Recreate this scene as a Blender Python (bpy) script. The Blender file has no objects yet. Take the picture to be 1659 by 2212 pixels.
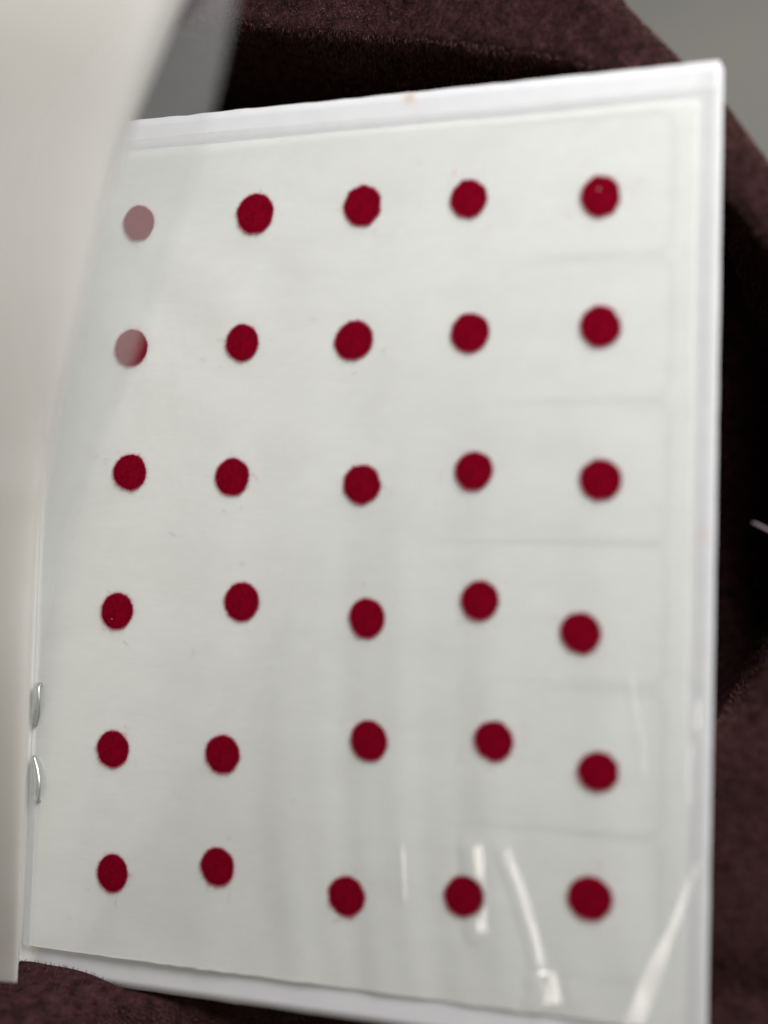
import bpy, math, random
import numpy as np
from mathutils import Matrix, Vector

MM = 0.001
sc = bpy.context.scene
COL = sc.collection

# ------------------------------------------------------------------ camera
CAM_POS = Vector((0.13417935, 0.05460801, 0.19518830))
RIGHT = Vector((0.92705892, 0.02738481, -0.37391420))
UP = Vector((-0.00741704, 0.99847325, 0.05473707))
BACK = Vector((0.37484230, -0.04797116, 0.92584665))
cam_data = bpy.data.cameras.new("camera")
cam = bpy.data.objects.new("camera", cam_data)
COL.objects.link(cam)
m = Matrix((RIGHT, UP, BACK)).transposed().to_4x4()
m.translation = CAM_POS
cam.matrix_world = m
cam_data.sensor_fit = 'VERTICAL'
cam_data.lens = 6.86
cam_data.sensor_height = 6.86 * 2212 / 3322
cam_data.sensor_width = cam_data.sensor_height * 0.75
cam_data.clip_start = 0.005
cam_data.clip_end = 20
cam_data.dof.use_dof = True
cam_data.dof.focus_distance = 0.2275
cam_data.dof.aperture_fstop = 6.86 / 9.4
sc.camera = cam

# ------------------------------------------------------------------ world: dim even room light
world = bpy.data.worlds.new("World")
sc.world = world
world.use_nodes = True
bg = world.node_tree.nodes["Background"]
bg.inputs[0].default_value = (1.0, 0.86, 0.72, 1)
bg.inputs[1].default_value = 0.07

# ------------------------------------------------------------------ lamps: a close key at the upper right, a tall narrow window to the right
def area_lamp(name, pos, aim, sx, sy, watts, colour):
    d = bpy.data.lights.new(name, 'AREA')
    d.shape = 'RECTANGLE'; d.size = sx; d.size_y = sy; d.energy = watts; d.color = colour
    o = bpy.data.objects.new(name, d); COL.objects.link(o)
    o.location = pos
    zax = (Vector(pos) - Vector(aim)).normalized()            # long side along the booklet's height
    xax = Vector((0, 1, 0)).cross(zax).normalized()
    o.rotation_euler = Matrix((xax, zax.cross(xax), zax)).transposed().to_euler()
    return o
area_lamp("key_light", (0.232, 0.250, 0.175), (0.06, 0.07, 0.0), 0.13, 0.16, 1.44, (0.985, 0.992, 1.0))
area_lamp("window_light", (0.584, -0.150, 1.08), (0.08, 0.012, 0.0), 0.11, 0.90, 1.75, (1.0, 0.94, 0.85))

# ------------------------------------------------------------------ render settings
sc.view_settings.view_transform = 'Standard'
sc.view_settings.look = 'None'
sc.view_settings.exposure = 0.30
sc.view_settings.gamma = 1.0
sc.view_settings.use_curve_mapping = False
sc.render.engine = 'CYCLES'
sc.cycles.use_denoising = True
sc.cycles.max_bounces = 5
sc.cycles.transparent_max_bounces = 10
sc.cycles.sample_clamp_indirect = 6.0

# ------------------------------------------------------------------ materials
def new_mat(name):
    mt = bpy.data.materials.new(name)
    mt.use_nodes = True
    nt = mt.node_tree
    nt.nodes.clear()
    out = nt.nodes.new('ShaderNodeOutputMaterial')
    return mt, nt, out

def N(nt, kind, **kw):
    n = nt.nodes.new(kind)
    for k, v in kw.items():
        if k.startswith('_'):
            setattr(n, k[1:], v)
        else:
            n.inputs[k].default_value = v
    return n

def noise_color(nt, scale, c1, c2, lo=0.35, hi=0.65, detail=6, coord='Object', stretch=None):
    tc = N(nt, 'ShaderNodeTexCoord')
    src = tc.outputs[coord]
    if stretch:
        mp = N(nt, 'ShaderNodeMapping')
        mp.inputs['Scale'].default_value = stretch
        nt.links.new(src, mp.inputs[0]); src = mp.outputs[0]
    nz = N(nt, 'ShaderNodeTexNoise', Scale=scale, Detail=detail, Roughness=0.6)
    nt.links.new(src, nz.inputs['Vector'])
    cr = N(nt, 'ShaderNodeValToRGB')
    cr.color_ramp.elements[0].position = lo
    cr.color_ramp.elements[1].position = hi
    cr.color_ramp.elements[0].color = (*c1, 1)
    cr.color_ramp.elements[1].color = (*c2, 1)
    nt.links.new(nz.outputs['Fac'], cr.inputs[0])
    return cr.outputs[0], nz.outputs['Fac'], src

def spot(nt, base, pos, radius, colour, strength, scale=900):
    """a small irregular stain at a place on the sheet"""
    tc = N(nt, 'ShaderNodeTexCoord')
    nz = N(nt, 'ShaderNodeTexNoise', Scale=scale, Detail=4.0)
    nt.links.new(tc.outputs['Object'], nz.inputs['Vector'])
    sub = N(nt, 'ShaderNodeVectorMath', _operation='SUBTRACT')
    sub.inputs[1].default_value = pos
    nt.links.new(tc.outputs['Object'], sub.inputs[0])
    ln = N(nt, 'ShaderNodeVectorMath', _operation='LENGTH')
    nt.links.new(sub.outputs[0], ln.inputs[0])
    mr = N(nt, 'ShaderNodeMapRange')
    mr.inputs['From Min'].default_value = 0
    mr.inputs['From Max'].default_value = radius
    mr.inputs['To Min'].default_value = strength * 2
    mr.inputs['To Max'].default_value = 0
    nt.links.new(ln.outputs['Value'], mr.inputs['Value'])
    ml = N(nt, 'ShaderNodeMath', _operation='MULTIPLY')
    nt.links.new(mr.outputs[0], ml.inputs[0]); nt.links.new(nz.outputs['Fac'], ml.inputs[1])
    mx = N(nt, 'ShaderNodeMix', _data_type='RGBA')
    nt.links.new(ml.outputs[0], mx.inputs['Factor'])
    nt.links.new(base, mx.inputs['A'])
    mx.inputs['B'].default_value = (*colour, 1)
    return mx.outputs['Result']

def bump(nt, height, strength, dist):
    b = N(nt, 'ShaderNodeBump', Strength=strength, Distance=dist)
    nt.links.new(height, b.inputs['Height'])
    return b.outputs[0]

# white card of the cover, faintly blue
M_CARD, nt, out = new_mat('white_card')
col, fac, src = noise_color(nt, 260, (0.69, 0.69, 0.715), (0.72, 0.722, 0.745))
col = spot(nt, col, (0.0573, 0.1222, 0), 0.0013, (0.55, 0.34, 0.18), 0.6)
col = spot(nt, col, (0.0580, 0.1206, 0), 0.0016, (0.70, 0.55, 0.42), 0.18)
col = spot(nt, col, (0.0988, 0.0622, 0), 0.0016, (0.80, 0.42, 0.45), 0.30)
col = spot(nt, col, (0.0985, 0.0470, 0), 0.0016, (0.80, 0.50, 0.52), 0.22)
col = spot(nt, col, (0.0988, 0.1208, 0), 0.0022, (0.50, 0.48, 0.50), 0.55)
nz = N(nt, 'ShaderNodeTexNoise', Scale=3000.0, Detail=3.0)
nt.links.new(src, nz.inputs['Vector'])
dif = N(nt, 'ShaderNodeBsdfPrincipled', Roughness=0.6)
dif.inputs['Specular IOR Level'].default_value = 0.25
nt.links.new(col, dif.inputs['Base Color'])
nt.links.new(bump(nt, nz.outputs['Fac'], 0.15, 0.0001), dif.inputs['Normal'])
trl = N(nt, 'ShaderNodeBsdfTranslucent'); trl.inputs[0].default_value = (0.78, 0.75, 0.66, 1)
mx = N(nt, 'ShaderNodeMixShader'); mx.inputs[0].default_value = 0.30
nt.links.new(dif.outputs[0], mx.inputs[1]); nt.links.new(trl.outputs[0], mx.inputs[2])
nt.links.new(mx.outputs[0], out.inputs[0])

# waxed backing paper: warm-greenish white, slightly see-through
M_WAX, nt, out = new_mat('waxed_paper')
col, fac, src = noise_color(nt, 130, (0.755, 0.753, 0.735), (0.805, 0.804, 0.788), 0.3, 0.7, stretch=(0.5, 1.4, 1))
fib = N(nt, 'ShaderNodeTexNoise', Scale=1500.0, Detail=5.0, Roughness=0.7)
mp = N(nt, 'ShaderNodeMapping'); mp.inputs['Scale'].default_value = (0.35, 1.5, 1)
nt.links.new(src, mp.inputs[0]); nt.links.new(mp.outputs[0], fib.inputs['Vector'])
mr = N(nt, 'ShaderNodeMapRange')
mr.inputs['From Min'].default_value = 0.25; mr.inputs['From Max'].default_value = 0.75
mr.inputs['To Min'].default_value = 0.95; mr.inputs['To Max'].default_value = 1.03
nt.links.new(fib.outputs['Fac'], mr.inputs['Value'])
hm = N(nt, 'ShaderNodeVectorMath', _operation='SCALE')
nt.links.new(col, hm.inputs[0]); nt.links.new(mr.outputs[0], hm.inputs['Scale'])
dif = N(nt, 'ShaderNodeBsdfPrincipled', Roughness=0.55)
dif.inputs['Specular IOR Level'].default_value = 0.2
nt.links.new(hm.outputs[0], dif.inputs['Base Color'])
tp = N(nt, 'ShaderNodeBsdfTransparent'); tp.inputs[0].default_value = (0.97, 0.99, 0.94, 1)
mx = N(nt, 'ShaderNodeMixShader'); mx.inputs[0].default_value = 0.30
nt.links.new(dif.outputs[0], mx.inputs[1]); nt.links.new(tp.outputs[0], mx.inputs[2])
nt.links.new(mx.outputs[0], out.inputs[0])

# clear glossy film
def clear_film(name, rough, veil):
    mt, nt, out = new_mat(name)
    tc = N(nt, 'ShaderNodeTexCoord')
    nz = N(nt, 'ShaderNodeTexNoise', Scale=420.0, Detail=4.0)
    nt.links.new(tc.outputs['Object'], nz.inputs['Vector'])
    nrm = bump(nt, nz.outputs['Fac'], 0.12, 0.0002)
    fr = N(nt, 'ShaderNodeFresnel')
    geo = N(nt, 'ShaderNodeNewGeometry')
    ior = N(nt, 'ShaderNodeMapRange')          # a thin sheet has the same gloss on both faces
    ior.inputs['To Min'].default_value = 1.9; ior.inputs['To Max'].default_value = 1 / 1.9
    nt.links.new(geo.outputs['Backfacing'], ior.inputs['Value'])
    nt.links.new(ior.outputs[0], fr.inputs['IOR'])
    nt.links.new(nrm, fr.inputs['Normal'])
    gl = N(nt, 'ShaderNodeBsdfGlossy', Roughness=rough)
    nt.links.new(nrm, gl.inputs['Normal'])
    tp = N(nt, 'ShaderNodeBsdfTransparent'); tp.inputs[0].default_value = (0.985, 0.99, 0.98, 1)
    df = N(nt, 'ShaderNodeBsdfDiffuse'); df.inputs[0].default_value = (0.8, 0.8, 0.78, 1)
    tl = N(nt, 'ShaderNodeBsdfTranslucent'); tl.inputs[0].default_value = (0.8, 0.8, 0.76, 1)
    sm = N(nt, 'ShaderNodeMixShader'); sm.inputs[0].default_value = 0.5
    nt.links.new(df.outputs[0], sm.inputs[1]); nt.links.new(tl.outputs[0], sm.inputs[2])
    vm = N(nt, 'ShaderNodeMixShader')
    nv = N(nt, 'ShaderNodeTexNoise', Scale=55.0, Detail=5.0, Roughness=0.6, Distortion=0.8)
    nt.links.new(tc.outputs['Object'], nv.inputs['Vector'])
    mv = N(nt, 'ShaderNodeMapRange')
    mv.inputs['From Min'].default_value = 0.35; mv.inputs['From Max'].default_value = 0.7
    mv.inputs['To Min'].default_value = 0.0; mv.inputs['To Max'].default_value = veil * 3
    nt.links.new(nv.outputs['Fac'], mv.inputs['Value']); nt.links.new(mv.outputs[0], vm.inputs[0])
    nt.links.new(tp.outputs[0], vm.inputs[1]); nt.links.new(sm.outputs[0], vm.inputs[2])
    fm = N(nt, 'ShaderNodeMixShader')
    nt.links.new(fr.outputs[0], fm.inputs[0])
    nt.links.new(vm.outputs[0], fm.inputs[1]); nt.links.new(gl.outputs[0], fm.inputs[2])
    nt.links.new(fm.outputs[0], out.inputs[0])
    return mt
M_CLEAR = clear_film('clear_film', 0.16, 0.05)
M_VEIL, nt, out = new_mat('cloudy_film')
df = N(nt, 'ShaderNodeBsdfDiffuse'); df.inputs[0].default_value = (0.97, 0.975, 1.0, 1)
tl = N(nt, 'ShaderNodeBsdfTranslucent'); tl.inputs[0].default_value = (0.97, 0.975, 1.0, 1)
sm = N(nt, 'ShaderNodeMixShader'); sm.inputs[0].default_value = 0.75
nt.links.new(df.outputs[0], sm.inputs[1]); nt.links.new(tl.outputs[0], sm.inputs[2])
tp = N(nt, 'ShaderNodeBsdfTransparent'); tp.inputs[0].default_value = (1.0, 1.0, 1.0, 1)
vm = N(nt, 'ShaderNodeMixShader'); vm.inputs[0].default_value = 0.155
nt.links.new(tp.outputs[0], vm.inputs[1]); nt.links.new(sm.outputs[0], vm.inputs[2])
nt.links.new(vm.outputs[0], out.inputs[0])

# cream inside of the lifted front board
M_CREAM, nt, out = new_mat('cream_card')
col, fac, src = noise_color(nt, 90, (0.84, 0.832, 0.795), (0.87, 0.862, 0.83))
df = N(nt, 'ShaderNodeBsdfDiffuse'); nt.links.new(col, df.inputs[0])
tl = N(nt, 'ShaderNodeBsdfTranslucent'); tl.inputs[0].default_value = (0.90, 0.86, 0.78, 1)
mx = N(nt, 'ShaderNodeMixShader'); mx.inputs[0].default_value = 0.40
nt.links.new(df.outputs[0], mx.inputs[1]); nt.links.new(tl.outputs[0], mx.inputs[2])
nt.links.new(mx.outputs[0], out.inputs[0])

def principled(name, colour, rough=0.7, spec=0.3, metal=0.0, var=None, scale=600, sheen=0.0, sheen_tint=None):
    mt, nt, out = new_mat(name)
    p = N(nt, 'ShaderNodeBsdfPrincipled', Roughness=rough, Metallic=metal)
    p.inputs['Specular IOR Level'].default_value = spec
    p.inputs['Base Color'].default_value = (*colour, 1)
    if var:
        c, f, s = noise_color(nt, scale, colour, var)
        nt.links.new(c, p.inputs['Base Color'])
    if sheen:
        p.inputs['Sheen Weight'].default_value = sheen
        p.inputs['Sheen Roughness'].default_value = 0.4
        p.inputs['Sheen Tint'].default_value = (*(sheen_tint or colour), 1)
    nt.links.new(p.outputs[0], out.inputs[0])
    return mt
M_EDGE = principled('film_cut_edge', (0.50, 0.47, 0.47), 0.4)
M_PRINT = principled('grey_print', (0.14, 0.16, 0.17), 0.8, var=(0.32, 0.34, 0.35), scale=300)
M_STEEL = principled('staple_wire', (0.60, 0.65, 0.60), 0.42, metal=1.0, var=(0.50, 0.53, 0.50), scale=900)
M_FELT = principled('red_felt', (0.092, 0.0003, 0.005), 0.95, 0.02, var=(0.160, 0.0006, 0.010), scale=2200, sheen=0.12, sheen_tint=(0.8, 0.02, 0.08))
M_FUZZ = principled('red_fibre', (0.16, 0.001, 0.010), 0.9, 0.05, sheen=0.2, sheen_tint=(1, 0.05, 0.1))
M_RIMFUZZ = principled('rim_glow_fibre', (0.34, 0.03, 0.07), 0.9, 0.05, sheen=0.3, sheen_tint=(1, 0.1, 0.2))  # paler than the top fibres: light bleeding through the felt rim, painted as colour
M_FLAKE = principled('pale_flake', (0.26, 0.15, 0.13), 0.6)
M_LINT = principled('paper_lint', (0.42, 0.39, 0.37), 0.9, 0.1)
M_LINTRED = principled('shed_red_fibre', (0.58, 0.30, 0.31), 0.9, 0.1)
M_THREAD = principled('pale_thread', (0.16, 0.125, 0.135), 0.9, 0.1)

# plush base cloth
M_CLOTH, nt, out = new_mat('plush_cloth')
col, fac, src = noise_color(nt, 500, (0.016, 0.007, 0.0075), (0.05, 0.02, 0.022))
p = N(nt, 'ShaderNodeBsdfPrincipled', Roughness=1.0)
p.inputs['Specular IOR Level'].default_value = 0.0
nt.links.new(col, p.inputs['Base Color'])
nt.links.new(p.outputs[0], out.inputs[0])
# pile fibres: colour differs fibre by fibre
M_PILE, nt, out = new_mat('plush_pile')
at = N(nt, 'ShaderNodeAttribute'); at.attribute_name = 'fibre_colour'
p = N(nt, 'ShaderNodeBsdfPrincipled', Roughness=0.8)
p.inputs['Specular IOR Level'].default_value = 0.08
p.inputs['Sheen Weight'].default_value = 0.05
nt.links.new(at.outputs['Color'], p.inputs['Base Color'])
nt.links.new(p.outputs[0], out.inputs[0])
# grey floor
M_FLOOR, nt, out = new_mat('grey_floor')
col, fac, src = noise_color(nt, 9, (0.50, 0.50, 0.475), (0.58, 0.575, 0.535))
p = N(nt, 'ShaderNodeBsdfPrincipled', Roughness=0.7)
nt.links.new(col, p.inputs['Base Color'])
nt.links.new(p.outputs[0], out.inputs[0])

# ------------------------------------------------------------------ helpers
def link(o, parent=None):
    COL.objects.link(o)
    if parent:
        o.parent = parent
    return o

def mesh_obj(name, verts, faces, mat, parent=None, smooth=True):
    """verts in millimetres"""
    me = bpy.data.meshes.new(name)
    v = np.asarray(verts, float) * MM
    me.from_pydata(v.tolist(), [], faces)
    if smooth:
        me.polygons.foreach_set('use_smooth', [True] * len(me.polygons))
    me.materials.append(mat)
    me.update()
    return link(bpy.data.objects.new(name, me), parent)

def grid_obj(name, P, mat, parent=None):
    """P: array (rows, cols, 3) in millimetres"""
    r, c, _ = P.shape
    i = np.arange(r * c).reshape(r, c)
    f = np.stack([i[:-1, :-1], i[:-1, 1:], i[1:, 1:], i[1:, :-1]], -1).reshape(-1, 4)
    return mesh_obj(name, P.reshape(-1, 3), f.tolist(), mat, parent)

def solidify(o, mm, offset=-1.0, rim_mat=None):
    if rim_mat:
        o.data.materials.append(rim_mat)
    s = o.modifiers.new('thickness', 'SOLIDIFY')
    s.thickness = mm * MM
    s.offset = offset
    if rim_mat:
        s.material_offset_rim = 1
    return o

def tag(o, label, cat, group=None):
    o['label'] = label; o['category'] = cat
    if group:
        o['group'] = group

def smooth01(t):
    t = np.clip(t, 0, 1)
    return t * t * (3 - 2 * t)

_rs = np.random.RandomState(3)
_wave = [( _rs.uniform(-1, 1), _rs.uniform(-1, 1), _rs.uniform(0, 6.28)) for _ in range(7)]
def waves(x, y, scale):
    s = 0
    for a, b, ph in _wave:
        s = s + np.sin((a * x + b * y) / scale * 6.28 + ph)
    return s / 7

def poly_dist(x, y, pts):
    """distance to a polyline"""
    d = np.full(np.shape(x), 1e9)
    for (x0, y0), (x1, y1) in zip(pts[:-1], pts[1:]):
        vx, vy = x1 - x0, y1 - y0
        t = np.clip(((x - x0) * vx + (y - y0) * vy) / (vx * vx + vy * vy), 0, 1)
        d = np.minimum(d, np.hypot(x - x0 - t * vx, y - y0 - t * vy))
    return d

def inside(x, y, pts):
    res = np.zeros(np.shape(x), bool)
    n = len(pts)
    for k in range(n):
        x0, y0 = pts[k]; x1, y1 = pts[(k + 1) % n]
        c = ((y0 > y) != (y1 > y))
        with np.errstate(divide='ignore', invalid='ignore'):
            xi = (x1 - x0) * (y - y0) / ((y1 - y0) if y1 != y0 else 1e-9) + x0
        res ^= c & (x < xi)
    return res

# ------------------------------------------------------------------ setting: the floor far below
fl = mesh_obj('floor', [(-3000, -3000, -480), (3000, -3000, -480), (3000, 3000, -480), (-3000, 3000, -480)], [(0, 1, 2, 3)], M_FLOOR)
fl['kind'] = 'structure'

# ------------------------------------------------------------------ the plush cloth under the booklet
SEAM = [(-70, 158), (0, 145), (23.7, 140.0), (39.3, 136.4), (61.3, 132.2), (75.2, 129.0), (83, 126), (92, 117.5),
        (99.5, 109.0), (105.2, 101.5), (111, 92), (114.5, 80), (115, 62), (111, 50), (104, 38), (96, 31)]
VALLEY = SEAM + [(60, 18), (20, 15), (-20, 30), (-70, 60)]
RIM = [(25, 228), (55, 175), (72.0, 145.6), (81.2, 132.8), (90.0, 123.0), (95.2, 117.2), (100.8, 109.2), (114.2, 90.4), (129, 69.5), (146, 38),
       (165, -110), (-110, -110), (-110, 228)]
ROLL = 4.5

def cloth_z(x, y):
    z = -8.0 + 1.0 * waves(x, y, 70) + 0.4 * waves(y, x, 23)
    inn = inside(x, y, VALLEY)
    d = poly_dist(x, y, VALLEY + VALLEY[:1])
    z = np.where(inn, z + 1.0 * np.exp(-d / 1.5) - 46 * smooth01(d / 12) ** 0.8, z + 1.0 * np.exp(-d / 3.0))
    # soft swelling towards the lower left, over the corner of the booklet
    z = z + 15.5 * np.exp(-(x / 30.0) ** 2) * smooth01((-0.5 - y) / 6.0) * (1 - 0.5 * smooth01((-9 - y) / 20.0)) * (1 + 0.9 * smooth01((17 - x) / 11.0))
    z = z - 5.0 * np.exp(-(((x - 62) / 26.0) ** 2 + ((y + 6) / 12.0) ** 2))
    z = z - 3.0 * np.exp(-(((x - 106) / 22.0) ** 2 + ((y - 3) / 5.0) ** 2))
    return z

def cloth_pos(x, y):
    """the cloth rolls under along its outer edge"""
    z = cloth_z(x, y)
    out_ = ~inside(x, y, RIM)
    e_ = 0.05
    d0 = poly_dist(x, y, RIM[:10])
    nx = (poly_dist(x + e_, y, RIM[:10]) - d0) / e_; ny = (poly_dist(x, y + e_, RIM[:10]) - d0) / e_
    do = np.where(out_, d0, 0)
    ph = np.minimum(do / ROLL, 2.6)
    lat = ROLL * np.sin(ph) - np.maximum(do - 2.6 * ROLL, 0) * 0.85
    drop = ROLL * (1 - np.cos(ph)) + np.maximum(do - 2.6 * ROLL, 0) * 0.5
    return np.stack([x + np.where(out_, (lat - do) * nx, 0), y + np.where(out_, (lat - do) * ny, 0), z - drop], -1)

gx = np.arange(-75, 150, 0.85); gy = np.arange(-62, 205, 0.85)
X, Y = np.meshgrid(gx, gy)
cloth = grid_obj('plush_cloth', cloth_pos(X, Y), M_CLOTH)
# trim the part rolled far under the edge
far = (~inside(X, Y, RIM)) & (poly_dist(X, Y, RIM[:10]) > 16)
import bmesh
bm_ = bmesh.new(); bm_.from_mesh(cloth.data); bm_.verts.ensure_lookup_table()
bmesh.ops.delete(bm_, geom=[bm_.verts[int(k)] for k in np.nonzero(far.ravel())[0]], context='VERTS')
bm_.to_mesh(cloth.data); bm_.free()
tag(cloth, 'dark maroon plush cloth in soft folds under the white booklet', 'cloth')

rng = np.random.RandomState(11)
roots = []
for (x0, x1, y0, y1, dens) in [(-45, 75, -24, -1.0, 30), (97, 113, -14, 124, 34), (14, 100, 121, 160, 34)]:
    n = int((x1 - x0) * (y1 - y0) * dens)
    roots.append(np.stack([rng.uniform(x0, x1, n), rng.uniform(y0, y1, n)], -1))
roots = np.concatenate(roots)
rx, ry = roots[:, 0], roots[:, 1]
keep = inside(rx, ry, RIM) | (poly_dist(rx, ry, RIM[:10]) < 9)
rx, ry = rx[keep], ry[keep]
e = 0.3
rp = cloth_pos(rx, ry)
nrm = np.cross(cloth_pos(rx + e, ry) - rp, cloth_pos(rx, ry + e) - rp)
nrm /= np.linalg.norm(nrm, axis=1, keepdims=True)
nf = len(rx)
comb = np.stack([0.55 + 0.5 * waves(rx, ry, 17), -0.15 + 0.6 * waves(ry, rx, 21), np.zeros(nf)], -1)
dirn = nrm + 0.95 * comb + rng.normal(0, 0.26, (nf, 3))
dirn /= np.linalg.norm(dirn, axis=1, keepdims=True)
bend = rng.normal(0, 0.35, (nf, 3)) + 0.35 * comb
L = rng.uniform(0.5, 1.15, nf)[:, None]
side = np.cross(dirn, rng.normal(0, 1, (nf, 3)))
side /= np.linalg.norm(side, axis=1, keepdims=True)
base = rp - 0.15 * nrm
wd = rng.uniform(0.020, 0.042, nf)[:, None]
mid = base + dirn * L * 0.55
d2 = dirn + 0.6 * bend; d2 /= np.linalg.norm(d2, axis=1, keepdims=True)
tip = mid + d2 * L * 0.45
V = np.stack([base - side * wd, base + side * wd, mid + side * wd, mid - side * wd, tip], 1).reshape(-1, 3)
b = np.arange(nf)[:, None] * 5
F4 = (b + np.array([[0, 1, 2, 3]])); F3 = (b + np.array([[3, 2, 4]]))
me = bpy.data.meshes.new('pile')
me.vertices.add(nf * 5)
me.vertices.foreach_set('co', (V * MM).astype(np.float32).ravel())
me.loops.add(nf * 7)
li = np.concatenate([F4, F3], 1).astype(np.int32).ravel()
me.loops.foreach_set('vertex_index', li)
me.polygons.add(nf * 2)
ls = (np.arange(nf)[:, None] * 7 + np.array([[0, 4]])).astype(np.int32).ravel()
me.polygons.foreach_set('loop_start', ls)
me.update(calc_edges=True)
hue = rng.uniform(0, 1, nf)[:, None]
val = (0.35 + 1.1 * rng.uniform(0, 1, nf) ** 2)[:, None] * (1 + 0.35 * waves(rx, ry, 9))[:, None]
cc = ((1 - hue) * np.array([[0.115, 0.049, 0.047]]) + hue * np.array([[0.105, 0.052, 0.041]])) * val
ca = np.concatenate([cc, np.ones((nf, 1))], 1).repeat(5, 0)
attr = me.color_attributes.new('fibre_colour', 'FLOAT_COLOR', 'POINT')
attr.data.foreach_set('color', ca.astype(np.float32).ravel())
me.materials.append(M_PILE)
pile = link(bpy.data.objects.new('pile', me), cloth)
pile['kind'] = 'stuff'

# ------------------------------------------------------------------ the booklet
booklet = link(bpy.data.objects.new('sticker_booklet', None))
booklet.empty_display_size = 0.02
tag(booklet, 'open white stapled booklet of red felt dot stickers on dark cloth', 'booklet')

def interp(y, tab):
    a = np.array(tab)
    return np.mean([np.interp(y + q, a[:, 0], a[:, 1]) for q in (-9, -6, -3, 0, 3, 6, 9)])
# shape of the lifted front cover and of the lifted film sheet along the spine:
# how far the bulge overhangs the page, and the height of the bulge along the spine
OVER_COVER = [(-60, -1.6), (40, -1.6), (58, -1.2), (67.5, -0.2), (78.7, 1.8), (89.1, 4.2), (107.6, 7.9), (122.7, 11.7), (131.8, 15.3), (140.5, 18.9), (170, 31)]
OVER_SHEET = [(-60, -1.3), (36, -1.3), (44, -0.4), (50.8, 1.0), (61.3, 3.0), (75.1, 9.2), (88.8, 15.4), (106.8, 20.4), (122.9, 25.0), (130.6, 26.6), (139.4, 28.2), (170, 33)]
RISE = [(-30, 2), (-6, 6), (4, 11), (40, 29), (80, 47), (112, 60), (140, 68)]
def bulge(y, over, lower=0.0):
    """x and height of the outermost line of a lifted leaf"""
    a = np.array(over); h = np.array(RISE)
    qs = np.linspace(-7, 7, 9)
    kz = np.mean([np.interp(y + q, h[:, 0], h[:, 1]) for q in qs]) - lower
    yp = 54.6 + (y - 54.6) * 195 / (195 - kz)
    hit = np.mean([np.interp(yp + q, a[:, 0], a[:, 1]) for q in qs])
    return (hit * (195 - kz) + 134.2 * kz) / 195, kz

def leaf_section(t, kx, kz, x0, z0, curl):
    """rise from the spine, lean over the page, then curl back up and left past the outermost line"""
    sd = np.array([134.2 - kx, 195.0 - kz]); sd /= np.linalg.norm(sd)
    P0 = np.array([x0, z0]); K = np.array([kx, kz]); ln = np.linalg.norm(K - P0)
    hit = kx - kz * (134.2 - kx) / (195.0 - kz)
    ch = (K - P0) / ln; nr = np.array([ch[1], -ch[0]])
    up = min(1.0, kz / 40.0)
    P1 = P0 + 0.30 * ln * ch + nr * np.clip(hit * 0.22, -0.2, 7)
    P2 = K - 0.34 * ln * sd
    E = K + sd * 8 * up + np.array([-1.0, 0.20]) * curl
    Q1 = K + sd * 4.5 * up; Q2 = K + sd * 8.5 * up - np.array([curl * 0.42, 0])
    def bez(a, b, c, d, u):
        u = u[:, None]
        return (1 - u) ** 3 * a + 3 * u * (1 - u) ** 2 * b + 3 * u * u * (1 - u) * c + u ** 3 * d
    n1 = t <= 0.72
    A = bez(P0, P1, P2, K, t[n1] / 0.72); B = bez(K, Q1, Q2, E, (t[~n1] - 0.72) / 0.28)
    R = np.concatenate([A, B])
    return R[:, 0], R[:, 1]

# cover: back board, narrow spine and the lifted front board, one folded card
ys = np.linspace(-4.3, 122.9, 110)
rows = []
rs = np.random.RandomState(5)
jx = np.convolve(rs.normal(0, 0.07, 130), np.ones(4) / 4, 'same')
for k, y in enumerate(ys):
    xs = np.concatenate([np.linspace(100.25 + jx[k] * 0.5, 4, 70), [2.6, 1.6, 0.9, 0.2, -0.5, -1.1]])
    # rounded outer corners
    for cyn, s in ((122.9, 1), (-4.3, -1)):
        dd = abs(cyn - y)
        if dd < 0.55:
            xs[0] -= 0.55 - math.sqrt(max(0, 0.3025 - (0.55 - dd) ** 2))
    zs = np.where(xs > 4, 0.0, -0.25 * smooth01((4 - xs) / 3.0) + 0.35 * smooth01((0.2 - xs) / 1.3))
    zs = zs + 0.10 * waves(xs, y + 0 * xs, 60) * smooth01(xs / 12)
    t = np.linspace(0.02, 1, 46)
    fx, fzk = bulge(y, OVER_COVER)
    lx, lz = leaf_section(t, fx, fzk, -1.3, 0.15, 33)
    yy = np.concatenate([np.full(len(xs), y), np.full(len(lx), y)])
    edge = 0
    if k in (0, len(ys) - 1):
        edge = np.convolve(rs.normal(0, 0.06, len(yy) + 0), np.ones(2) / 2, 'same')
    rows.append(np.stack([np.concatenate([xs, lx]), yy + edge, np.concatenate([zs, lz])], -1))
cover = grid_obj('cover', np.array(rows), M_CARD, booklet)
cover.data.materials.append(M_CREAM)
nc_ = len(rows[0]) - 1
for q in cover.data.polygons:                 # the front board, left of the spine
    if q.index % nc_ >= 71:
        q.material_index = 1
solidify(cover, 0.22, offset=1.0)

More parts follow.
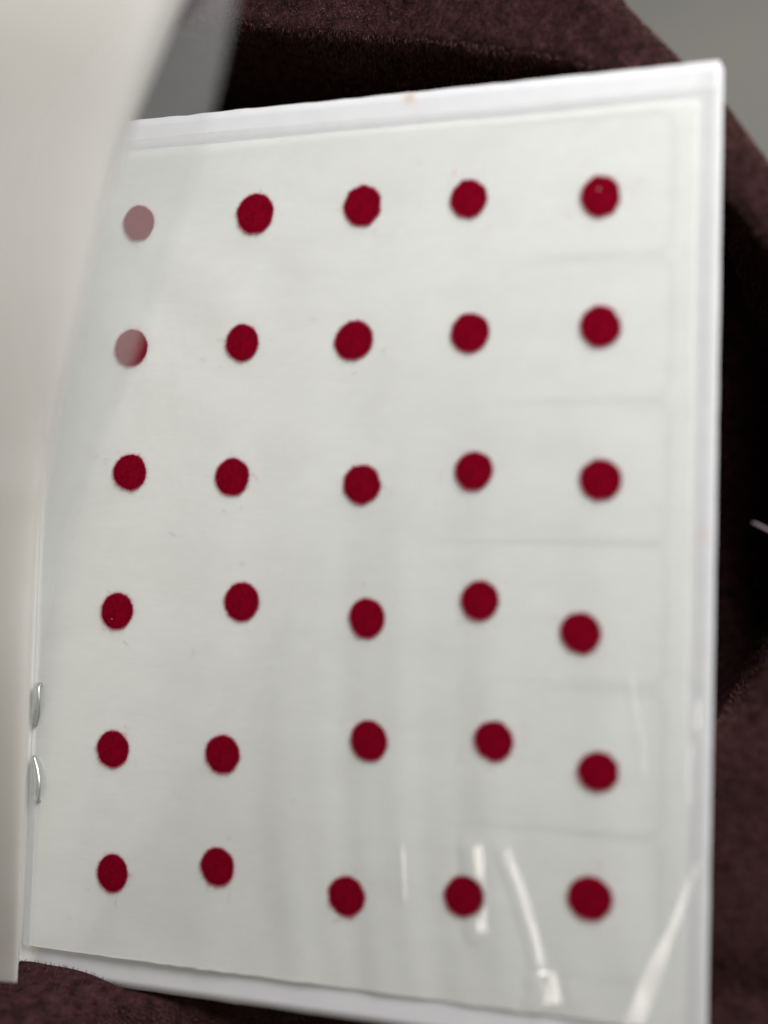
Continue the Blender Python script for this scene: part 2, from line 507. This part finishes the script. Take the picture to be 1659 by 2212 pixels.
# faint printed frames on the back board, showing through the backing paper
def open_frame(x0, y0, x1, y1, r, w, seed):
    q = np.random.RandomState(seed)
    pts = [(x, y1) for x in np.linspace(x0 + q.uniform(-6, 8), x1 - r, 14)]
    pts += [(x1 - r + r * math.sin(a), y1 - r + r * math.cos(a)) for a in np.linspace(0.15, 1.42, 7)]
    pts += [(x1, y) for y in np.linspace(y1 - r, y0 + r, 10)]
    pts += [(x1 - r + r * math.cos(a), y0 + r - r * math.sin(a)) for a in np.linspace(0.15, 1.42, 7)]
    pts += [(x, y0) for x in np.linspace(x1 - r, x0 + q.uniform(-6, 8), 14)]
    P = np.array(pts) + np.convolve(q.normal(0, .12, len(pts) * 2), np.ones(3) / 3, 'same').reshape(-1, 2)
    T = np.gradient(P, axis=0); T /= np.linalg.norm(T, axis=1, keepdims=True)
    Nn = np.stack([-T[:, 1], T[:, 0]], -1)
    n = len(P); u = np.arange(n) / (n - 1)
    ww = (w * (0.8 + 0.4 * q.rand(n)) * np.clip(np.minimum(u, 1 - u) / 0.22, 0.05, 1))[:, None] / 2
    v = [(a, b_, 0.125) for a, b_ in np.concatenate([P + Nn * ww, P - Nn * ww])]
    f = [(k, n + k, n + k + 1, k + 1) for k in range(n - 1)]
    return v, f
for k_, y1 in enumerate((116.9, 98.0, 79.2, 61.0, 42.0, 23.5)):
    v, f = open_frame(66.0, y1 - 18.2, 94.2, y1, 2.2, 0.95, k_)
    mesh_obj('printed_frame', v, f, M_PRINT, cover, smooth=False)

# backing paper with the dots
def back_z(x, y):
    z = 0.55 + 0.13 * waves(x, y, 55) + 0.05 * waves(y, x, 21)
    z = z + 0.13 * np.sin(x / 14.5 * 6.283 + 1.3 + 0.5 * np.sin(y / 40.0)) * np.exp(-((x - 55) / 30.0) ** 2) * (0.6 + 0.4 * np.sin(y / 31.0 + 1))
    z = z + 0.035 * np.sin((x + 0.12 * y + 2.2 * np.sin(x / 9.0) + 1.5 * np.sin(y / 13.0)) / 6.9 * 6.283) * smooth01((x - 20) / 30) * smooth01((80 - y) / 60)
    z = z + 0.10 * np.sin((0.8 * x + y) / 19.0 * 6.283) * np.exp(-(((x - 24) / 16) ** 2 + ((y - 95) / 14) ** 2))
    z = z + 0.55 * np.exp(-((x - 18) / 26.0) ** 2) * np.exp(-np.maximum(y, 0) / 5.0)      # lower edge lifts a little near the spine
    z = z + 0.50 * np.exp(-((x - 20) / 30.0) ** 2) * np.exp(-np.maximum(118 - y, 0) / 4.0)
    z = z - 0.30 * np.exp(-np.maximum(x, 0) / 2.0)
    return z
xs = np.concatenate([np.linspace(-0.4, 6, 14), np.linspace(7, 97.4, 120)])
ys = np.linspace(0.1, 118.0, 150)
X, Y = np.meshgrid(xs, ys)
Yw = Y + np.where(Y == Y.min(), 0.10 * waves(X, 3 * X, 9), 0) + np.where(Y == Y.max(), 0.12 * waves(X, X, 31), 0)
backing = grid_obj('backing_sheet', np.stack([X, Yw, back_z(X, Y)], -1), M_WAX, booklet)

DOTS = [[(15.17, 107.15), (34.37, 107.27), (51.01, 107.29), (66.6, 107.19), (84.81, 106.23)],
        [(14.66, 88.59), (32.95, 88.73), (50.25, 88.47), (67.27, 88.89), (85.17, 89.09)],
        [(15.17, 70.22), (32.0, 69.52), (52.05, 68.47), (68.28, 70.29), (85.59, 69.1)],
        [(13.8, 49.86), (34.11, 51.81), (53.36, 50.15), (69.57, 53.03), (83.37, 49.23)],
        [(13.92, 29.81), (31.94, 30.26), (54.2, 33.55), (71.97, 34.66), (86.07, 31.64)],
        [(14.66, 12.0), (31.71, 14.52), (51.49, 12.35), (68.31, 14.03), (85.32, 15.49)]]

# clear glossy sheet over the backing, with creases in the lower right corner
def ridge(x, y, pts, w, h, wob=1.0):
    """a rounded crease along a polyline, fading out at both ends"""
    best = np.full(np.shape(x), 1e9); par = np.zeros(np.shape(x))
    tot = sum(math.hypot(b[0] - a[0], b[1] - a[1]) for a, b in zip(pts[:-1], pts[1:])); run = 0
    for (x0, y0), (x1, y1) in zip(pts[:-1], pts[1:]):
        vx, vy = x1 - x0, y1 - y0; l2 = vx * vx + vy * vy
        t = np.clip(((x - x0) * vx + (y - y0) * vy) / l2, 0, 1)
        d = np.hypot(x - x0 - t * vx, y - y0 - t * vy)
        upd = d < best
        best = np.where(upd, d, best); par = np.where(upd, (run + t * math.sqrt(l2)) / tot, par)
        run += math.sqrt(l2)
    env = smooth01(par / 0.16) * smooth01((1 - par) / 0.16)
    q = np.clip(1 - best / w, 0, 1)
    q = np.where(q < 0.12, q * q / 0.24, q - 0.06)             # straight flanks, soft foot
    q = np.where(q > 0.82, 0.82 + (q - 0.82) * 0.5, q)
    return h * q * env * (1 + wob * (0.045 * waves(x, y, 5) + 0.03 * waves(y, x, 1.7)))

def crumple(x, y):
    z = 0
    z = z + ridge(x, y, [(72.4, 23), (73.6, 20), (75.8, 15.0), (77.8, 9), (79.3, 2.5)], 1.4, 1.4 * 0.408, 1.4)
    z = z + ridge(x, y, [(59.1, 21), (59.5, 16.5), (59.9, 11.5)], 0.65, 0.65 * 0.433)
    z = z + ridge(x, y, [(68.9, 23), (69.6, 16), (70.2, 7.5)], 2.0, 2.0 * 0.438, 2.6)
    z = z + ridge(x, y, [(78.6, 6.0), (79.2, 3.6), (79.9, 0.6)], 2.6, 2.6 * 0.420, 3.0)
    z = z + ridge(x, y, [(76.4, 1.4), (78.2, 2.0), (79.2, 0.8)], 1.2, 1.2 * 0.39)
    z = z + ridge(x, y, [(82.9, 5.4), (83.0, 3.6), (83.6, 2.0)], 0.7, 0.7 * 0.37)
    z = z + ridge(x, y, [(89.6, 46), (90.0, 42), (91.4, 36), (91.7, 30)], 0.60, 0.6 * 0.345)
    z = z + ridge(x, y, [(98.4, 42), (98.1, 39.2), (98.3, 37)], 0.9, 0.9 * 0.315)
    z = z + ridge(x, y, [(97.8, 37.0), (97.2, 33), (97.5, 27)], 0.7, 0.7 * 0.32)
    # cone-shaped buckle spreading from the fore edge down to the lower edge
    ax, ay = 100.6, 25.5
    dx, dy = x - ax, y - ay
    r = np.hypot(dx, dy)
    ang = np.degrees(np.arctan2(dx, -dy))        # 0 = straight down, negative = leaning left
    a = (ang + 23.5)                               # crest line; an even slope falls off to its right
    prof = np.where(a < 0, np.exp(-(a / 9.0) ** 2), np.clip(1 - a / 6.0, 0, 1))
    z = z + 0.0362 * r * prof * smooth01(r / 5.0) * (dy < 0) * (1 + 0.03 * waves(x, y, 6))
    z = z + ridge(x, y, [(100.4, 27), (96.6, 20.0), (89.4, 8.0), (84.6, -1)], 0.8, 0.8 * 0.3)
    return z
def clear_z(x, y):
    mask = np.ones(np.shape(x))
    for row in DOTS:
        for (px, py) in row:
            if py < 60:
                mask = mask * smooth01((np.hypot(x - px, y - py) - 2.4) / 0.5)
    return back_z(np.clip(x, 0.3, 97.4), y) + 0.10 - 0.03 * smooth01((x - 97) / 3) + crumple(x, y) * mask + 0.03 * waves(x, y, 11)
xs = np.concatenate([np.linspace(0.4, 55, 60), np.linspace(55.3, 100.2, 190)])
ys = np.concatenate([np.linspace(0.3, 46, 180), np.linspace(46.6, 119.5, 110), [119.56]])
X, Y = np.meshgrid(xs, ys)
Yw = Y + np.where(Y > 119.4, 0.25 * waves(X, X, 70) - 0.006 * np.maximum(25 - X, 0) ** 1.3, 0)
clear = grid_obj('clear_sheet', np.stack([X, Yw, clear_z(X, Y)], -1), M_CLEAR, booklet)
clear['label'] = 'clear glossy sheet over the backing, creased at its lower right'
clear.data.materials.append(M_EDGE)
nx_, ny_ = len(xs), len(ys)
for k in range(nx_ - 1):                      # the cut upper edge of the sheet
    clear.data.polygons[(ny_ - 2) * (nx_ - 1) + k].material_index = 1

# the lifted cloudy film sheet, wrinkled where the staple pulls it
ys = np.linspace(0.1, 125.0, 156)
t = np.concatenate([np.linspace(0.0, 0.12, 26), np.linspace(0.135, 1, 60)])
rows = []
for y in ys:
    fx, fzk = bulge(y, OVER_SHEET, 2.5)
    lx, lz = leaf_section(t, fx, fzk, -0.6, 0.35, 36)
    s = t * 84.0
    ang = np.degrees(np.arctan2(y - 31.0, s + 0.4))
    wr = 0
    for a0, wdt, h in ((-28, 7, 0.10), (-50, 6, 0.12), (-66, 5, 0.10), (-78, 4, 0.08), (24, 8, 0.06), (55, 9, 0.06)):
        wr = wr + h * np.exp(-((ang - a0) / wdt) ** 2)
    rr = np.hypot(y - 31.0, s)
    wr = wr * np.minimum(rr, 14) * smooth01(s / 1.2) * 0.9
    rows.append(np.stack([lx + wr * 0.80, np.full(len(t), y), lz - wr * 0.60], -1))
turned = grid_obj('turned_sheet', np.array(rows), M_VEIL, booklet)
turned['label'] = 'cloudy see-through sheet lifted off the page at the spine'

# staples: bent wire legs folded towards each other
def staple(y_lo, y_hi):
    V, Fc = [], []
    def sweep(path, wdt, th):
        path = np.array(path, float)
        # resample smoothly
        tt = np.linspace(0, len(path) - 1, 28)
        P = np.stack([np.interp(tt, np.arange(len(path)), path[:, k]) for k in range(3)], -1)
        for _ in range(2):
            P[1:-1] = (P[:-2] + 2 * P[1:-1] + P[2:]) / 4
        T = np.gradient(P, axis=0); T /= np.linalg.norm(T, axis=1, keepdims=True)
        base_ = len(V); ns = 10
        for k in range(len(P)):
            s_ = np.array([1.0, 0, 0]); s_ = s_ - T[k] * (s_ @ T[k]); s_ /= np.linalg.norm(s_)
            u_ = np.cross(T[k], s_)
            tap = 1.0 if k < len(P) - 5 else 0.45 + 0.11 * (len(P) - 1 - k)
            for j in range(ns):
                a = 2 * math.pi * j / ns
                c, s2 = math.cos(a), math.sin(a)
                c = math.copysign(abs(c) ** 0.6, c); s2 = math.copysign(abs(s2) ** 0.6, s2)
                V.append(P[k] + s_ * c * wdt / 2 * tap + u_ * s2 * th / 2)
        for k in range(len(P) - 1):
            for j in range(ns):
                a, b_ = base_ + k * ns + j, base_ + k * ns + (j + 1) % ns
                Fc.append((a, b_, b_ + ns, a + ns))
        Fc.append(tuple(base_ + j for j in range(ns))[::-1])
        Fc.append(tuple(base_ + (len(P) - 1) * ns + j for j in range(ns)))
    h = 0.55
    sweep([(0.55, y_hi, -1.0), (0.6, y_hi, h), (0.75, y_hi - 0.5, h + 0.75), (1.0, y_hi - 2.6, h + 0.85), (0.75, y_hi - 4.4, h + 0.45), (0.30, y_hi - 6.2, h + 0.05)], 1.15, 0.5)
    sweep([(1.05, y_lo, -1.0), (1.1, y_lo, h), (1.35, y_lo + 0.4, h + 0.7), (1.75, y_lo + 2.6, h + 1.05), (1.1, y_lo + 4.6, h + 0.8), (0.35, y_lo + 6.6, h + 0.35)], 1.25, 0.5)
    sweep([(0.55, y_hi, -0.8), (0.8, (y_lo + y_hi) / 2, -0.85), (1.05, y_lo, -0.8)], 0.9, 0.4)
    return mesh_obj('staple', V, Fc, M_STEEL, booklet)
st1 = staple(21.3, 38.6)
st2 = staple(80.0, 97.3)
st2['label'] = 'upper staple mostly hidden behind the lifted sheet'

# loose paper lint on the page
def lint_mesh(name, n, mat, seed, near_dots):
    r = np.random.RandomState(seed)
    V, Fc = [], []
    for k in range(n):
        if near_dots:
            row = DOTS[r.randint(6)]; px, py = row[r.randint(5)]
            a = r.uniform(0, 6.28); d = r.uniform(2.9, 5.0)
            x, y = px + d * math.cos(a), py + d * math.sin(a)
        else:
            x, y = r.uniform(4, 96), r.uniform(3, 117)
        z = float(clear_z(np.array([x]), np.array([y]))[0]) + 0.09
        a = r.normal(-0.35, 0.5); l = r.uniform(0.10, 0.42) * (1.6 if r.rand() < .12 else 1); w = r.uniform(0.025, 0.055)
        c, s = math.cos(a), math.sin(a); b0 = r.normal(0, 0.10)
        i = len(V)
        for u, q in ((-1, 0), (0, b0), (1, 0)):
            for e_ in (-1, 1):
                lx_, ly_ = u * l, q + e_ * w * (1 if u == 0 else 0.5)
                V.append((x + lx_ * c - ly_ * s, y + lx_ * s + ly_ * c, z))
        Fc += [(i, i + 2, i + 3, i + 1), (i + 2, i + 4, i + 5, i + 3)]
    o = mesh_obj(name, V, Fc, mat, clear)
    o['kind'] = 'stuff'
    return o
lint_mesh('paper_lint', 42, M_LINT, 4, False)
lint_mesh('shed_fibres', 150, M_LINTRED, 9, True)

# ------------------------------------------------------------------ thirty red felt dots
ROWN = ['top row', 'second row from the top', 'third row from the top', 'fourth row from the top', 'fifth row from the top', 'bottom row']
COLN = ['leftmost', 'second from the left', 'middle', 'second from the right', 'rightmost']
SPECIAL = {(0, 0): 'mauve looking felt dot fully veiled by the lifted sheet, leftmost of the top row',
           (1, 0): 'red felt dot half veiled by the lifted sheet, leftmost of the second row',
           (0, 4): 'red felt dot with a pale flake on it, rightmost of the top row',
           (3, 0): 'red felt dot with a tiny pale speck, leftmost of the fourth row'}

def felt_dot(ri, ci, px, py):
    r = np.random.RandomState(100 + ri * 10 + ci)
    R0 = 2.62 + r.normal(0, 0.075)
    if (ri, ci) == (5, 0):
        R0 = 2.55
    el, ea = r.uniform(0.0, 0.045), r.uniform(0, 6.28)
    harm = [(k, r.normal(0, 0.016 / (k ** 0.4)), r.uniform(0, 6.28)) for k in (3, 4, 5, 7, 9)]
    nA, H = 96, 0.50
    th = np.linspace(0, 2 * np.pi, nA, endpoint=False)
    Rt = R0 * (1 + el * np.cos(2 * (th - ea)) + sum(a * np.cos(k * th + p_) for k, a, p_ in harm)) + r.normal(0, 0.022, nA)
    prof = [(1.0, 0.0), (0.995, 0.03), (0.975, 0.065), (0.94, 0.10), (0.87, 0.13), (0.72, 0.155), (0.5, 0.165), (0.28, 0.17)]
    V, Fc = [], []
    for (f, z) in prof:
        for k in range(nA):
            zz = z + (r.normal(0, 0.008) if z > 0.08 else 0)
            V.append((Rt[k] * f * math.cos(th[k]), Rt[k] * f * math.sin(th[k]), zz))
    for j in range(len(prof) - 1):
        for k in range(nA):
            a, b_ = j * nA + k, j * nA + (k + 1) % nA
            Fc.append((a, b_, b_ + nA, a + nA))
    V.append((0, 0, 0.17)); c = len(V) - 1; j = (len(prof) - 1) * nA
    Fc += [(j + k, j + (k + 1) % nA, c) for k in range(nA)]
    o = mesh_obj('felt_dot', V, Fc, M_FELT)
    zc = float(back_z(np.array([px]), np.array([py]))[0]) + 0.17
    o.location = (px * MM, py * MM, zc * MM)
    # fibres standing out at the rim and over the top
    V, Fc = [], []
    n_r, n_t = 1300, 600
    for q in range(n_r + n_t):
        a = r.uniform(0, 6.28)
        Ra = float(np.interp(a, np.append(th, 2 * np.pi), np.append(Rt, Rt[0])))
        if q < n_r:
            rad = Ra * r.uniform(0.95, 1.0); z = r.uniform(0.01, 0.11)
            d = np.array([math.cos(a), math.sin(a), r.uniform(-0.1, 0.6)]) + r.normal(0, 0.4, 3)
            l = abs(r.normal(0.0, 0.27)) + 0.10
        else:
            rad = Ra * math.sqrt(r.uniform(0, 0.93)); z = 0.12
            d = r.normal(0, 0.8, 3) + np.array([0, 0, 0.5]); d[2] = abs(d[2])
            l = r.uniform(0.12, 0.3)
        d /= np.linalg.norm(d)
        p0 = np.array([rad * math.cos(a), rad * math.sin(a), z])
        s = np.cross(d, r.normal(0, 1, 3)); s /= np.linalg.norm(s); s *= r.uniform(0.012, 0.028)
        i = len(V)
        V += [p0 - s, p0 + s, p0 + d * l]
        Fc.append((i, i + 1, i + 2))
    fz = mesh_obj('fuzz', V, Fc, M_FUZZ, o, smooth=False)
    fz.data.materials.append(M_RIMFUZZ)
    fz.data.polygons.foreach_set('material_index', [1] * n_r + [0] * n_t)
    fz['kind'] = 'stuff'
    if (ri, ci) in ((0, 4), (3, 0)):
        fx, fy, fs = (-0.25, 0.85, 0.20) if ri == 0 else (-0.75, -1.2, 0.10)
        V = []
        for k in range(9):
            a = 2 * math.pi * k / 9; q = fs * r.uniform(0.5, 1.2)
            V.append((fx + q * math.cos(a) * 1.2, fy + q * math.sin(a), 0.20 + r.uniform(0, 0.1)))
        V.append((fx, fy, 0.30)); V += [(v[0], v[1], 0.15) for v in V[:9]]
        Fc = [(k, (k + 1) % 9, 9) for k in range(9)] + [(k, 10 + k, 10 + (k + 1) % 9, (k + 1) % 9) for k in range(9)]
        mesh_obj('pale_flake', V, Fc, M_FLAKE, o, smooth=False)
    tag(o, SPECIAL.get((ri, ci), 'red felt dot sticker, %s of the %s' % (COLN[ci], ROWN[ri])), 'sticker', 'red felt dots stuck on the page')

for ri, row in enumerate(DOTS):
    for ci, (px, py) in enumerate(row):
        felt_dot(ri, ci, px, py)

# ------------------------------------------------------------------ a pale lint thread on the cloth to the right
path = [(102.6, 64.4, -14.2), (103.3, 64.2, -13.7), (104.3, 63.7, -13.6), (105.5, 63.1, -13.9), (107.0, 62.8, -14.8)]
tt = np.linspace(0, 4, 20); pa = np.array(path)
P = np.stack([np.interp(tt, range(5), pa[:, k]) for k in range(3)], -1)
V, Fc = [], []
for k, q in enumerate(P):
    rad = 0.22 * (0.55 + 0.45 * math.sin(math.pi * min(1, (k + 2) / 8) / 2))
    for j in range(7):
        a = 2 * math.pi * j / 7
        V.append((q[0] + 0.25 * rad * math.cos(a), q[1] + rad * math.cos(a), q[2] + rad * math.sin(a)))
for k in range(len(P) - 1):
    for j in range(7):
        a, b_ = k * 7 + j, k * 7 + (j + 1) % 7
        Fc.append((a, b_, b_ + 7, a + 7))
Fc.append(tuple(range(7))[::-1])
th_o = mesh_obj('lint_thread', V, Fc, M_THREAD)
tag(th_o, 'short pale lint thread on the dark cloth right of the booklet', 'thread')
